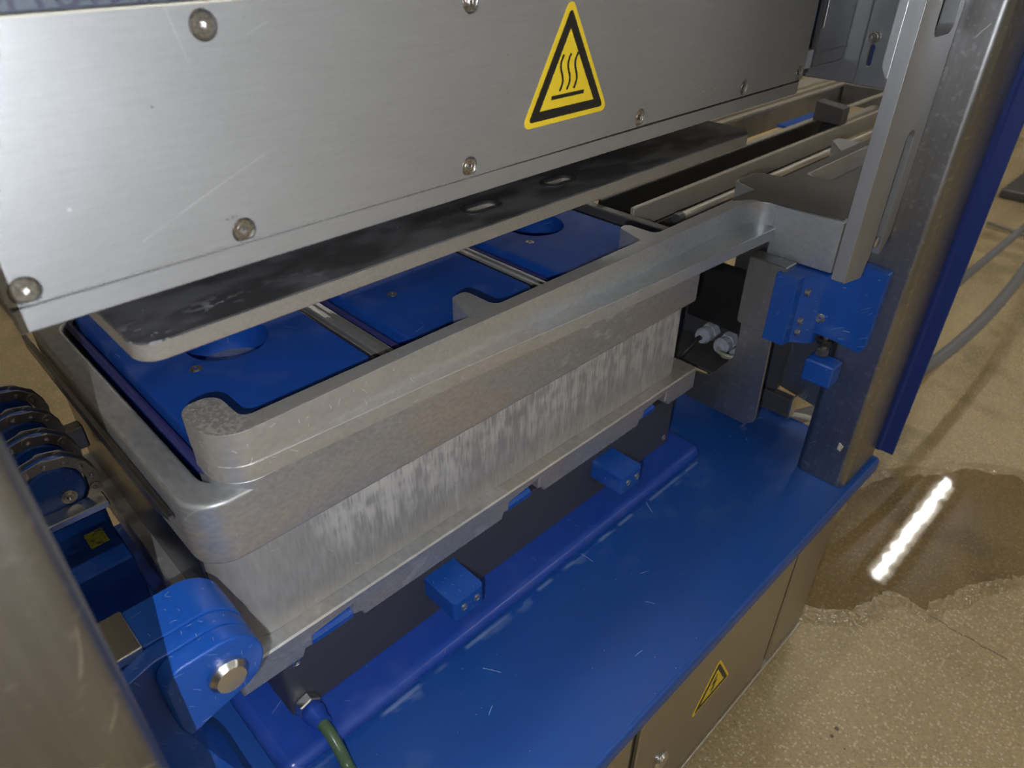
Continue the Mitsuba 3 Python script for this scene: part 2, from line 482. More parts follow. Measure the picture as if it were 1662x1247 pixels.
scene['m_tube'] = {'type': 'diffuse', 'reflectance': {'type': 'rgb', 'value': 0.8}, 'id': 'm_tube'}
for x, y in ((7.75, 0.955), (3.6, 0.955), (-0.6, 0.955), (7.75, 6.6), (3.6, 6.6), (7.75, -4.4), (3.6, -4.4), (-0.6, -4.4)):
    k = add('ceiling_lamp', box(x - 1.15, x + 1.15, y - 0.12, y + 0.12, ZC + 0.06, ZC + 0.14, 0.01), 'm_wall', 30)
    e = add(k + '__lamp_tube', tube([(x - 1.08, y, ZC + 0.02), (x + 1.08, y, ZC + 0.02)], 0.045, 10), 'm_tube', 40)
    scene[e]['emitter'] = {'type': 'area', 'radiance': {'type': 'rgb', 'value': [TUBE, TUBE * 0.985, TUBE * 0.93]}}
    tag(k, f'white ceiling batten lamp with one lit tube, {"right end" if x > 5 else "centre" if x > 1 else "left end"} of the {"middle" if 0 < y < 2 else "rear" if y > 2 else "front"} row', 'ceiling lamp', 'ceiling lamps')

# puddle: a thin sheet of water lying on the floor
pud = np.array([(1.42, 0.36), (1.506, 0.254), (1.60, 0.215), (1.652, 0.20), (1.668, 0.16), (1.66, 0.10), (1.70, 0.105), (1.74, 0.08), (1.81, 0.06), (1.9, 0.01),
                (1.997, -0.046), (2.15, -0.04), (2.3, 0.0), (2.44, 0.08), (2.398, 0.15), (2.365, 0.22), (2.269, 0.27), (2.2, 0.33), (2.1, 0.40), (1.95, 0.43), (1.80, 0.42), (1.6, 0.46), (1.46, 0.45)])
pud = bez(np.c_[np.vstack([pud, pud[:1]]), np.zeros(len(pud) + 1)], 140)[:-1, :2]
jit = np.array([meshkit.fbm(np.array([x * 22, y * 22, 0.3])) for x, y in pud]) - 0.5
pud = pud + jit[:, None] * 0.05 * np.stack([np.cos(np.arange(len(pud)) * 2.4), np.sin(np.arange(len(pud)) * 2.4)], 1)
add('puddle', prism(pud, 'z', ZF, ZF + 0.0014, 0.0006), 'm_wet', 40)
ring = Polygon(pud).buffer(0.045, join_style=1).simplify(0.002)
damp = np.array(ring.exterior.coords)[:-1]
damp = damp + (np.array([[meshkit.fbm(np.array([x * 9, y * 9, q])) for q in (0.1, 5.3)] for x, y in damp]) - 0.5) * 0.07
damp = damp[::2]
dh = Polygon(damp).buffer(0)
dh = max(dh.geoms, key=lambda g: g.area) if hasattr(dh, 'geoms') else dh
add('puddle_rim', prism(np.array(dh.exterior.coords)[:-1], 'z', ZF - 0.001, ZF + 0.0005, holes=[pud]), 'm_damp', False)
tag('puddle_rim', 'damp glittering patch of floor around the brown puddle', 'wet floor', kind='stuff')
tag('puddle', 'brown water puddle on the floor mirroring a ceiling tube', 'puddle', kind='stuff')

# ------------------------------------------------------------------ base cabinet and blue table top
XT0, XT1, YT = -0.30, 1.418, 0.285
prof = rnd([(YT, -1.035, 0.006), (1.24, -1.035, 0.003), (1.24, -1.0, 0.003), (YT, -1.0, 0.010)], n=6)
add('machine_cabinet__table_top', prism(prof, 'x', XT0, XT1, 0.004, steps=2), 'm_table')
tag('machine_cabinet__table_top', 'worn blue worktop plate with rounded front edge')
YC = 0.309
add('machine_cabinet__carcass', box(-0.26, 1.27, YC + 0.012, 1.2, -1.50, -1.036, 0.004), 'm_cabinet')
for i, (xa, xb) in enumerate(((-0.25, 0.588), (0.612, 1.142))):
    add('machine_cabinet__door', box(xa, xb, YC, YC + 0.011, -1.495, -1.045, 0.003), 'm_cabinet')
add('machine_cabinet__corner_panel', box(1.165, 1.338, YC + 0.001, YC + 0.012, -1.50, -1.04, 0.004), 'm_cabinet')
add('machine_cabinet__end_panel', box(1.326, 1.338, YC + 0.013, 1.2, -1.50, -1.037, 0.004), 'm_cabinet')
add('machine_cabinet__sill', prism(rnd([(YC - 0.006, -1.515, .004), (YC + 0.05, -1.515, .002), (YC + 0.05, -1.5, .002), (YC - 0.006, -1.5, .004)]), 'x', -0.26, 1.33, 0.003), 'm_bright')
add('machine_cabinet__door_001__lock', join(lathe([(0.020, YC), (0.020, YC - 0.004), (0.016, YC - 0.010), (0.002, YC - 0.010)], 'y', (0.700, 0, -1.3305), 28)), 'm_bright')
for xf in (-0.2, 1.27):
    for yf in (0.36, 1.12):
        add('machine_cabinet__foot', lathe([(0.03, ZF), (0.03, ZF + 0.02), (0.014, ZF + 0.024), (0.014, -1.50)], 'z', (xf, yf, 0), 20), 'm_steel')
tag('machine_cabinet', 'stainless base cabinet under the worn blue worktop, two doors in front', 'cabinet')


def warning(key, cx, zb, w, y, symbol):
    """Yellow triangle sticker with black border; w = side length."""
    h = w * 0.866
    t = rnd([(cx - w / 2, zb), (cx + w / 2, zb), (cx, zb + h)], w * 0.045, 6)
    add(key + '__sheet', prism(t, 'y', y - 0.0008, y), 'm_yellow', False)

    def tri(d):
        return np.array([(cx - w / 2 + d * 1.732, zb + d), (cx + w / 2 - d * 1.732, zb + d), (cx, zb + h - 2 * d)])
    add(key + '__border', prism(rnd(tri(0.040 * w), w * 0.02, 4), 'y', y - 0.0013, y - 0.0009, holes=[tri(0.108 * w)]), 'm_ink', False)
    add(key + '__symbol', join(*symbol(cx, zb, w, y)), 'm_ink', False)


def heat(cx, zb, w, y):
    out = []
    tt = np.linspace(0, 1, 24)
    for k in (-1, 0, 1):
        path = np.stack([cx + k * 0.080 * w + 0.022 * w * np.sin(tt * 2 * np.pi), zb + (0.226 + 0.25 * tt) * w], 1)
        path[:, 0] += 0.018 * w * (tt - 0.5) * 2
        out.append(ribbon(path, 0.018 * w, 'y', y - 0.0013, y - 0.0009))
    out.append(prism(rect(cx - 0.185 * w, cx + 0.185 * w, zb + 0.172 * w, zb + 0.200 * w), 'y', y - 0.0013, y - 0.0009))
    return out


def bolt(cx, zb, w, y):
    p = [(0.02, 0.50), (-0.07, 0.33), (0.0, 0.345), (-0.035, 0.235), (-0.07, 0.245), (-0.03, 0.15), (0.035, 0.225), (0.0, 0.23), (0.065, 0.37), (-0.012, 0.352), (0.045, 0.50)]
    return [prism(np.array([(cx + a * w, zb + b * w) for a, b in p]), 'y', y - 0.0013, y - 0.0009)]


warning('voltage_sign', 0.869, -1.315, 0.141, YC, bolt)
tag('voltage_sign', 'yellow triangular lightning bolt sticker on the steel cabinet door', 'warning sign')

# blue bull-nosed gasket plate and dark plinth on the table
gp = rnd([(0.5605, -1.0, 0.002), (0.73, -1.0, 0.002), (0.73, -0.971, 0.002), (0.5605, -0.971, 0.026)], n=8)
pl = rnd([(0.130, 0.5605, 0.02), (1.142, 0.5605, 0.03), (1.142, 1.2, 0.02), (0.130, 1.2, 0.02)], n=6)
add('gasket_plate', prism(pl, 'z', -1.0, -0.970, 0.017, steps=6), 'm_blue_gasket')
tag('gasket_plate', 'blue base plate with a rounded bullnose edge under the dark plinth', 'base plate')
PY = 0.6275
add('plinth__body', prism(rnd([(0.183, PY), (1.101, PY), (1.101, 1.18), (0.183, 1.18)], 0.008, 4), 'z', -0.9698, -0.845, 0.001), 'm_base')
add('plinth__screw', screw_mesh('y', (1.079, PY - 0.001, -0.950), 0.0078), 'm_screw')
add('plinth__screw', screw_mesh('y', (0.206, PY - 0.001, -0.862), 0.0078), 'm_screw')
tag('plinth', 'dark grey plinth block between the aluminium tray tool and blue base plate', 'plinth')

for i, xs in enumerate((0.4275, 0.832)):
    k = 'stop_block' if i == 0 else 'stop_block_001'
    add(k + '__body', prism(rnd([(xs, 0.5535, .006), (xs + 0.061, 0.5535, .009), (xs + 0.061, PY, .001), (xs, PY, .001)], n=4), 'z', -0.909, -0.872, 0.003, steps=2), 'm_blue')
    for dx in (0.018, 0.044):
        add(k + '__screw', screw_mesh('y', (xs + dx, 0.5525, -0.889), 0.0062, dome=0.001), 'm_screw')
    tag(k, ['blue plastic stop block on the plinth, nearer to the green hose', 'blue plastic stop block on the plinth, nearer to the right post'][i], 'stop block', 'blue stop blocks on the plinth')

# hose with its gland on the plinth
gl = np.array([0.2035, 0, -0.953])
k = 'air_hose'
add(k + '__gland_nut', prism(circle(0.2035, -0.953, 0.019, 6, 0.3), 'y', 0.612, PY, 0.002), 'm_bright', 30)
add(k + '__gland_collar', lathe([(0.014, 0.612), (0.0165, 0.606), (0.0165, 0.600), (0.013, 0.588), (0.013, 0.580), (0.004, 0.580)], 'y', (0.2035, 0, -0.953), 24), 'm_blue_gasket')
tag(k + '__gland_collar', 'blue plastic collar')
add(k + '__tube', tube(bez([(0.2035, 0.588, -0.953), (0.2035, 0.565, -0.955), (0.203, 0.543, -0.967), (0.2025, 0.525, -0.9875), (0.198, 0.49, -0.992), (0.18, 0.40, -0.992), (0.12, 0.30, -0.991)], 48), 0.0085, 14), 'm_hose')
tag(k, 'translucent green air hose screwed into the plinth with a steel nut', 'hose')

# ------------------------------------------------------------------ lower tray tool (aluminium die)
D0, D1 = 0.135, 1.106
FY, BY = 0.614, 0.638
# flange with three cut-outs in its front edge
cut = ((0.226, 0.303), (0.596, 0.677), (0.963, 1.045))
fz0, fz1 = -0.8445, -0.7945
front = [(0.128, fz0)]
for a, b in cut:
    front += [(a - 0.012, fz0), (a - 0.006, fz0 + 0.012), (a + 0.004, fz0 + 0.011), (a + 0.006, fz0 + 0.028), (b - 0.004, fz0 + 0.036), (b - 0.006, fz0 + 0.014), (b + 0.006, fz0 + 0.010), (b + 0.010, fz0)]
front += [(1.146, fz0), (1.146, fz1), (0.128, fz1)]
add('tray_tool__flange_front', prism(np.array(front), 'y', FY, FY + 0.05, 0.0026), 'm_band', 30)
add('tray_tool__flange', box(0.128, 1.146, FY + 0.05, 1.2, fz0, fz1, 0.002), 'm_band')
body = rnd([(0.150, BY, .05), (1.097, BY, .012), (1.097, 1.17, .03), (0.150, 1.17, .03)], n=8)
add('tray_tool__flank', prism(body, 'z', fz1, -0.600, 0.001), 'm_flank')
tag('tray_tool__flank', 'side wall streaked with pale lime scale')
pocket = [rect(a, b, 0.648, 1.16, 0.03) for a, b in ((0.169, 0.458), (0.487, 0.772), (0.801, 1.080))]
frame = rnd([(D0, FY, .042), (D1, FY, .016), (D1, 1.2, .03), (D0, 1.2, .03)], n=9)
add('tray_tool__upper_frame', prism(frame, 'z', -0.6235, -0.532, 0.006, holes=pocket, steps=3), 'm_band')
add('tray_tool__upper_frame_bead', prism(rect(0.2, 1.09, FY - 0.0015, FY + 0.01), 'z', -0.606, -0.602, 0.001), 'm_band') if False else None
# slide strip on the left side
add('tray_tool__slide_strip', prism(np.array([(0.655, -0.556), (0.70, -0.5735), (1.2, -0.5735), (1.2, -0.551), (0.655, -0.551)]), 'x', 0.1235, D0 - 0.005, 0.001), 'm_steel')
add('tray_tool__side_shade_sheet', box(0.1462, 0.1496, 0.69, 1.2, -0.7945, -0.574, 0.001), 'm_side_shade')  # dark sheet over the side wall: shade and reflections put into its colour
tag('tray_tool__side_shade_sheet', 'dark sheet painting in the shade on the side wall')
for a in (0.458, 0.772):
    add('tray_tool__divider', box(a + 0.003, a + 0.027, 0.65, 1.155, -0.5322, -0.521, 0.002), 'm_die')
    add('tray_tool__divider_strip', box(a + 0.0145, a + 0.0215, 0.65, 1.155, -0.521, -0.5185, 0.001), 'm_panel_edge')
# gaskets round the pockets (soft purple-blue seals)
for a, b in ((0.169, 0.458), (0.487, 0.772), (0.801, 1.080)):
    for off, rr, mat in ((0.010, 0.0055, 'm_seal'),):
        c = rect(a + off, b - off, 0.648 + off, 1.16 - off, 0.022, 6)
        path = np.vstack([c, c[:1]])
        add('tray_tool__seal', tube(np.c_[path, np.full(len(path), -0.529)], rr, 10), mat)
tag('tray_tool', 'long aluminium tray sealing tool with lime-streaked side on the dark plinth', 'sealing tool')

# raised front wall with stubby dividers; the gripper arm has the same outline
FT = 0.700


def arm_outline(right, yfront, fingers=True, front=None):
    p = [(0.176, 0.612, .044)]
    p += front if front else [(right, yfront, .002)]
    p += [(right, 0.6385, .002)]
    for xa, xb in ((0.944, 0.967), (0.5655, 0.5945)):
        p += [(xb + 0.001, 0.6385, .014), (xb, FT, .010), (xa, FT - 0.003, .010), (xa - 0.018, 0.6385, .004)]
    p += [(0.222, 0.6385, .013), (0.2215, FT + 0.003, .02), (0.176, FT + 0.001, .02)]
    return rnd(p, n=7)


add('tray_tool__front_wall', prism(arm_outline(1.10, 0.6133, front=[(1.10, 0.6133, .002)]), 'z', -0.550, -0.5229, 0.0010), 'm_band')

# blue tray inserts in the pockets
IT = -0.510
for i, (a, b) in enumerate(((0.188, 0.439), (0.506, 0.753), (0.818, 1.062))):
    k = 'tray_insert' + (f'_{i:03d}' if i else '')
    hc = ((0.3193, 0.900), (0.6295, 1.02), (0.949, 0.902))[i]
    add(k + '__plate', prism(rect(a, b, 0.7105, 1.150, 0.018, 5), 'z', -0.598, IT, 0.004, holes=[circle(hc[0], hc[1], 0.0553, 48)], steps=2), 'm_blue_insert')
    add(k + '__hole_floor', prism(circle(hc[0], hc[1], 0.0549, 40), 'z', -0.566, -0.5575), 'm_die', False)
    sx, sy = ((0.2544, 0.8537), (0.5715, 0.850), (0.8788, 0.8469))[i]
    add(k + '__screw', screw_mesh('z', (sx, sy, IT + 0.0012), 0.0082, sign=1), 'm_screw')
    add(k + '__screw', screw_mesh('z', (2 * hc[0] - sx, 1.06, IT + 0.0012), 0.0082, sign=1), 'm_screw')
    tag(k, ['left blue tray insert with a round hole, under the slab corner', 'middle blue tray insert between the two dividers, hole hidden under the slab', 'right blue tray insert with a round hole next to the black trough'][i], 'tray insert', 'blue tray inserts in the tool')

# blue catches showing through the cut-outs of the flange
for i, (a, b) in enumerate(cut):
    k = 'catch' + (f'_{i:03d}' if i else '')
    add(k, prism(np.array([(0.621, fz0 + 0.002), (PY + 0.03, fz0 + 0.002), (PY + 0.03, fz0 + 0.034), (0.630, fz0 + 0.034), (0.626, fz0 + 0.014), (0.621, fz0 + 0.010)]), 'x', a + 0.004, b - 0.004 - 0.012 * i, 0.001), 'm_blue')
    tag(k, ['blue catch in the left flange cut-out near the pivot bracket', 'blue catch in the middle flange cut-out between the stop blocks', 'small blue catch in the flange cut-out nearest the right post'][i], 'catch', 'blue catches in the flange')

# ------------------------------------------------------------------ tray gripper arm with its mounting block
AZ0, AZ1, AZ2 = -0.5225, -0.500, -0.457
up = [(0.176, 0.612, .044), (0.46, 0.6165, 0), (0.83, 0.611, 0), (1.2455, 0.611, .045), (1.2455, 0.4385, .003), (1.452, 0.4385, .003), (1.452, 0.612, .03), (2.6, 0.612, .002), (2.6, 0.6385, .002)]
for xa, xb in ((2.12, 2.145), (1.745, 1.776)):
    up += [(xb, 0.6385, .014), (xb, 0.692, .006), (xa, 0.692, .006), (xa - 0.07, 0.6385, .004)]
up += [(1.40, 0.6385, .006), (1.392, 0.693, .012), (1.312, 0.693, .012), (1.288, 0.6385, .004)]
for xa, xb in ((0.944, 0.967), (0.5655, 0.5945)):
    up += [(xb + 0.001, 0.6385, .014), (xb, FT, .010), (xa, FT - 0.003, .010), (xa - 0.018, 0.6385, .004)]
up += [(0.222, 0.6385, .013), (0.2215, FT + 0.003, .02), (0.176, FT + 0.001, .02)]
add('gripper_arm__bar', prism(rnd(up, n=8), 'z', AZ1 - 0.0008, AZ2, 0.0014, steps=2), 'm_arm')
lip = [(0.176, 0.6125, .044), (0.45, 0.6005, 0), (0.79, 0.5785, 0), (1.12, 0.5632, 0), (1.244, 0.5565, .001), (1.244, 0.6375, .001), (0.2225, 0.6375, .012), (0.221, FT + 0.002, .02), (0.1765, FT, .02)]
add('gripper_arm__ledge', prism(rnd(lip, n=8), 'z', AZ0, AZ1, 0.0013), 'm_arm')
add('gripper_arm__mounting_block', box(1.2462, 1.4515, 0.4392, 0.6105, -0.5535, AZ1 - 0.001, 0.003), 'm_armdark') if False else None
add('gripper_arm__mounting_block', prism(rect(1.2438, 1.4535, 0.4365, 0.5655, 0.003), 'z', -0.5535, AZ2 - 0.0003, 0.0025, steps=2), 'm_arm')
lr = [(1.4525, 0.5565, .001), (2.6, 0.54, .001), (2.6, 0.6375, .001), (1.4525, 0.6375, .001)]
add('gripper_arm__ledge', prism(rnd(lr, n=2), 'z', AZ0, AZ1, 0.0013), 'm_armdark')
add('gripper_arm__cover_plate', prism(rnd([(1.252, 0.444, .004), (1.447, 0.444, .004), (1.447, 0.615, .02), (2.58, 0.6145, .002), (2.58, 0.636, .002), (1.40, 0.636, .004), (1.39, 0.689, .012), (1.314, 0.689, .012), (1.291, 0.636, .004), (1.20, 0.636, .002), (1.24, 0.612, .03)], n=5), 'z', AZ2, AZ2 + 0.0016, 0.0005), 'm_armdark')
tag('gripper_arm__cover_plate', 'dark anodised top face')
tag('gripper_arm', 'aluminium tray gripper bar with short fingers, bolted to a square block by the post', 'gripper arm')

# ------------------------------------------------------------------ sealing head above
PYH = 0.546
PX0, PX1, PZ0, PZ1 = 0.0555, 1.192, -0.2512, -0.0572
SZ = -0.2325
scr_pos = [(0.0690, -0.2207), (0.2299, -0.2213), (0.4765, -0.2212), (0.7612, -0.2193), (1.0098, -0.2176), (1.1765, -0.2185), (0.2323, -0.0705), (0.4836, -0.0721), (0.7612, -0.0715), (1.01, -0.071)]
SR = 0.0098
add('sealing_head__front_panel', prism(rect(PX0, PX1, SZ + 0.0028, PZ1, 0.002), 'y', PYH, PYH + 0.013, 0.0006, holes=[circle(x, z, SR * 1.08, 28) for x, z in scr_pos]), 'm_panel')
add('sealing_head__dark_seam_fill', box(PX0 + 0.0015, PX1 - 0.007, PYH + 0.0004, PYH + 0.0125, SZ + 0.0001, SZ + 0.0027, 0), 'm_black', False)  # black filler added so the open seam reads as a dark line
add('sealing_head__lower_strip', prism(rect(PX0 + 0.001, PX1 - 0.006, PZ0, SZ, 0.002), 'y', PYH + 0.0005, PYH + 0.014, 0.001), 'm_panel')
for x, z in scr_pos:
    add('sealing_head__screw', screw_mesh('y', (x, PYH + 0.0012, z), SR), 'm_screw')
add('sealing_head__housing', box(PX0 + 0.002, PX1 - 0.003, PYH + 0.0135, 1.25, PZ0 + 0.001, PZ1 - 0.001, 0.002), 'm_darkmetal')
add('sealing_head__top_cover', box(PX0 + 0.004, PX1 - 0.02, PYH + 0.010, 1.25, PZ1, 0.25, 0.003), 'm_cover')
add('sealing_head__lit_edge_strip', box(PX0 + 0.001, PX1 - 0.02, PYH + 0.0008, PYH + 0.0098, PZ1 + 0.0001, PZ1 + 0.0016, 0), 'm_cream', False)  # cream strip paints in the lit top edge of the panel
tag('sealing_head__top_cover', 'blue-grey cover with black handwriting')
tag('sealing_head', 'big brushed aluminium sealing head with screwed front panel, above the tray tool', 'sealing head')
# felt-pen handwriting on the cover (its foot is all that shows below the picture's edge)
yl = PYH + 0.010


def pen(pts, w=0.0034):
    return ribbon(bez(np.c_[np.array(pts, float), np.zeros(len(pts))], 30)[:, :2], w, 'y', yl - 0.0004, yl)


strokes = [pen([(0.1215, -0.0545), (0.1225, -0.040), (0.124, -0.022)]), pen([(0.124, -0.022), (0.131, -0.036), (0.1365, -0.022)]), pen([(0.1365, -0.022), (0.136, -0.040), (0.1377, -0.0545)]),
           pen([(0.147, -0.044), (0.157, -0.042), (0.156, -0.034), (0.149, -0.036), (0.1475, -0.048), (0.152, -0.0545), (0.160, -0.051)]),
           pen([(0.1665, -0.030), (0.1685, -0.042), (0.1695, -0.0555)]), pen([(0.162, -0.037), (0.173, -0.036)]),
           pen([(0.188, -0.036), (0.181, -0.040), (0.188, -0.0475), (0.179, -0.0545)]),
           pen([(0.205, -0.038), (0.199, -0.044), (0.1975, -0.055)]), pen([(0.205, -0.038), (0.204, -0.047), (0.2035, -0.055)])]
add('sealing_head__handwriting', join(*strokes), 'm_marker', False)
v, f = meshkit.text_mesh('421120', 0.0058, 0.0004).vertices, meshkit.text_mesh('421120', 0.0058, 0.0004).faces
v = np.stack([0.897 + v[:, 0] * 1.05, PYH - np.maximum(v[:, 2], 0.0), -0.2105 + v[:, 1]], 1)
add('sealing_head__stamped_number', (v, f), 'm_bright', False)
warning('heat_sign', 0.6211, -0.1985, 0.143, PYH, heat)
tag('heat_sign', 'yellow triangular hot surface sticker on the brushed aluminium front panel', 'warning sign')

# dark slab hanging under the head
SL = rnd([(0.128, 0.568, .022), (1.090, 0.568, .004), (1.117, 0.588, .006), (1.117, 1.2, .01), (0.128, 1.2, .01)], n=7)
slots = ((0.5535, 0.6165), (0.694, 0.619))


def stadium(cx, cy, a, r):
    return np.vstack([circle(cx + a, cy, r, 24)[np.r_[18:24, 0:7]], circle(cx - a, cy, r, 24)[6:19]])


add('clamping_slab__plate', prism(SL, 'z', -0.3205, -0.302, 0.0013, holes=[stadium(x, y, 0.0125, 0.0088) for x, y in slots]), 'm_slab')
for x, y in slots:
    add('clamping_slab__slot_gasket', prism(stadium(x, y, 0.0125, 0.0168), 'z', -0.3022, -0.3003, 0.0005, holes=[stadium(x, y, 0.0125, 0.0125)]), 'm_rubber')
    add('clamping_slab__slot_bush', prism(stadium(x, y, 0.0125, 0.0120), 'z', -0.3202, -0.3005, 0.0006, holes=[stadium(x, y, 0.0125, 0.0098)]), 'm_rubber')
    add('clamping_slab__slot_liner', join(prism(stadium(x, y, 0.0125, 0.0097), 'z', -0.3203, -0.3030, 0.0003, holes=[stadium(x, y, 0.0125, 0.0090)]), prism(stadium(x, y, 0.0125, 0.0090), 'z', -0.3204, -0.3195)), 'm_bright')
for x in (0.25, 0.62, 1.0):
    add('clamping_slab__spacer', lathe([(0.014, -0.302), (0.014, PZ0 + 0.001)], 'z', (x, 0.8, 0), 20), 'm_steel')
tag('clamping_slab', 'dark coated plate with two oval slots hanging under the sealing head', 'plate')

# ------------------------------------------------------------------ posts, lever, guard board
def post(key, x0, x1, y0, y1, z1=0.45):
    add(key, prism(rnd([(x0, y0), (x1, y0), (x1, y1), (x0, y1)], 0.016, 6), 'z', -1.0, z1, 0.001), 'm_steel')


post('machine_post', 1.256, 1.419, 0.300, 0.404)
add('machine_post__chip', prism(np.array([(0.323, -0.898), (0.333, -0.893), (0.334, -0.909), (0.326, -0.912)]), 'x', 1.2535, 1.2565, 0.0008), 'm_cream')
tag('machine_post', 'stainless steel square post standing at the right end of the blue table', 'post')
post('machine_post_001', -0.16, 0.0118, 0.305, 0.39)
tag('machine_post_001', 'blurred steel post close to the camera at the left edge', 'post')
add('guard_board', prism(np.array([(1.420, 0.318), (1.420, 0.296), (1.424, 0.292), (1.424, 0.268), (1.432, 0.268), (1.432, 0.318)]), 'z', -0.985, 0.45, 0.001), 'm_blue_board', False)
tag('guard_board', 'tall dark blue guard strip along the outer edge of the right post', 'guard strip')

# lifting lever plate on the post: thick bar with a pocket above and a long slot below
LF0, LF1 = 0.3615, 0.3835
lev = rnd([(1.100, -0.499, .003), (1.172, -0.512, .003), (1.184, -0.47, .001), (1.186, -0.278, .014), (1.219, -0.278, .014), (1.221, -0.486, .002), (1.236, -0.482, .002), (1.2545, -0.455, .004), (1.2545, 0.3, .002), (1.100, 0.3, .002)], n=6)
pk = rnd([(1.163, -0.148, .016), (1.238, -0.148, .016), (1.238, 0.1, .016), (1.163, 0.1, .016)], n=6)
add('lifting_lever__plate', prism(lev, 'y', LF0, LF1, 0.0035, holes=[pk], steps=2), 'm_lever')
add('lifting_lever__slide', box(1.174, 1.248, LF1 - 0.0035, LF1 + 0.006, -0.487, -0.26, 0.002), 'm_armdark')
nose = rnd([(LF1 - 0.0005, -0.200, .012), (0.3905, -0.191, .004), (0.3965, -0.180, .007), (0.3965, 0.3, .002), (LF1 - 0.0005, 0.3, .002)], n=7)
add('lifting_lever__nose', prism(nose, 'x', 1.1005, 1.2, 0.003, steps=2), 'm_lever')
add('lifting_lever__pocket_floor', box(1.155, 1.246, LF1 + 0.014, LF1 + 0.018, -0.158, 0.11, 0.0), 'm_lever', False)
add('lifting_lever__screw', lathe([(0.0095, 0.3805), (0.0095, 0.3625), (0.006, 0.3605), (0.001, 0.3605)], 'y', (1.2005, 0, -0.458), 20), 'm_bright')
tag('lifting_lever', 'tall grey lever plate with a slot, in front of the gripper block', 'lever')

# ------------------------------------------------------------------ blue bracket on the post and what hangs below
BX = 1.234
bk = rnd([(0.337, -0.519, .003), (0.389, -0.516, .002), (0.400, -0.536, .012), (0.44, -0.557, .006), (0.512, -0.559, .001), (0.512, -0.712, .001), (0.462, -0.706, .006), (0.434, -0.672, .012), (0.405, -0.672, .003), (0.3465, -0.679, .002), (0.339, -0.668, .002)], n=5)
add('post_bracket__plate', prism(bk, 'x', BX, 1.2555, 0.003), 'm_blue')
fl = rnd([(1.186, 0.468, .002), (1.207, 0.466, .004), (BX + 0.0005, 0.432, .035), (1.25, 0.432, .001), (1.25, 0.511, .001), (1.186, 0.511, .002)], n=9)
add('post_bracket__flange', prism(fl, 'z', -0.696, -0.5565, 0.002), 'm_blue')
add('post_bracket__screw', screw_mesh('x', (BX - 0.001, 0.4295, -0.638), 0.0092, dome=0.0015), 'm_screw')
add('post_bracket__screw', screw_mesh('x', (BX - 0.001, 0.3985, -0.535), 0.0092, dome=0.0015), 'm_screw')
for z in (-0.588, -0.648, -0.672):
    add('post_bracket__screw', screw_mesh('y', (1.2165, 0.4560, z), 0.0088, dome=0.004), 'm_screw')
tag('post_bracket', 'blue plastic bracket screwed to the right post below the gripper block', 'bracket')
add('guide_plate', prism(rnd([(0.4975, -0.5475, .004), (0.575, -0.5465, .003), (0.574, -0.6885, .007), (0.5, -0.692, .003)], n=4), 'x', 1.196, 1.235, 0.002), 'm_plate')
tag('guide_plate', 'flat steel plate beside the blue post bracket, facing left', 'plate')
lowp = rnd([(0.4965, -0.690, .003), (0.565, -0.688, .003), (0.564, -0.718, .01), (0.566, -0.770, .012), (0.600, -0.822, .012), (0.615, -0.838, .012), (0.70, -0.850, .012), (0.70, -0.912, .01), (0.515, -0.9140, .018), (0.490, -0.90, .018)], n=5)
add('cover_sheet', prism(lowp, 'x', 1.199, 1.206, 0.0012), 'm_plate')
tag('cover_sheet', 'bent steel sheet with a rounded lower corner hanging above the blue table', 'sheet')
add('adjusting_bolt__shank', lathe([(0.0075, -0.70), (0.0075, -0.668)], 'z', (1.2455, 0.412, 0), 16), 'm_steel')
add('adjusting_bolt__head', prism(circle(1.2455, 0.412, 0.0125, 6, 0.3), 'z', -0.716, -0.700, 0.002), 'm_darkmetal')
add('adjusting_bolt__lock_nut', prism(circle(1.2455, 0.412, 0.016, 6, 0.1), 'z', -0.692, -0.680, 0.002), 'm_black')
tag('adjusting_bolt', 'hexagon adjusting bolt under the blue post bracket', 'bolt')
add('rest_block', box(1.213, 1.2555, 0.372, 0.4285, -0.764, -0.717, 0.003), 'm_blue')
tag('rest_block', 'small blue block below the adjusting bolt, against the right post', 'block')
add('back_sheet', prism(rnd([(0.43, -0.55), (0.70, -0.55), (0.70, -0.89), (0.44, -0.93)], 0.003), 'x', 1.392, 1.40, 0.001), 'm_plate')
tag('back_sheet', 'grey steel sheet behind the right post', 'sheet')
add('foot_channel', box(1.36, 1.385, 0.487, 0.70, -0.968, -0.920, 0.002), 'm_darkmetal')
add('foot_channel__edge', box(1.358, 1.387, 0.4815, 0.4865, -0.969, -0.915, 0.001), 'm_bright')
tag('foot_channel', 'dark steel channel on the blue table behind the bent sheet', 'channel')
add('cream_cable', tube(bez([(1.33, 0.70, -0.99), (1.385, 0.62, -0.991), (1.405, 0.56, -0.991), (1.412, 0.505, -0.991), (1.435, 0.455, -0.993), (1.46, 0.40, -1.02), (1.5, 0.36, -1.2)], 48), 0.0062, 10), 'm_cream')
tag('cream_cable', 'cream cable curving over the blue table behind the right post', 'cable')

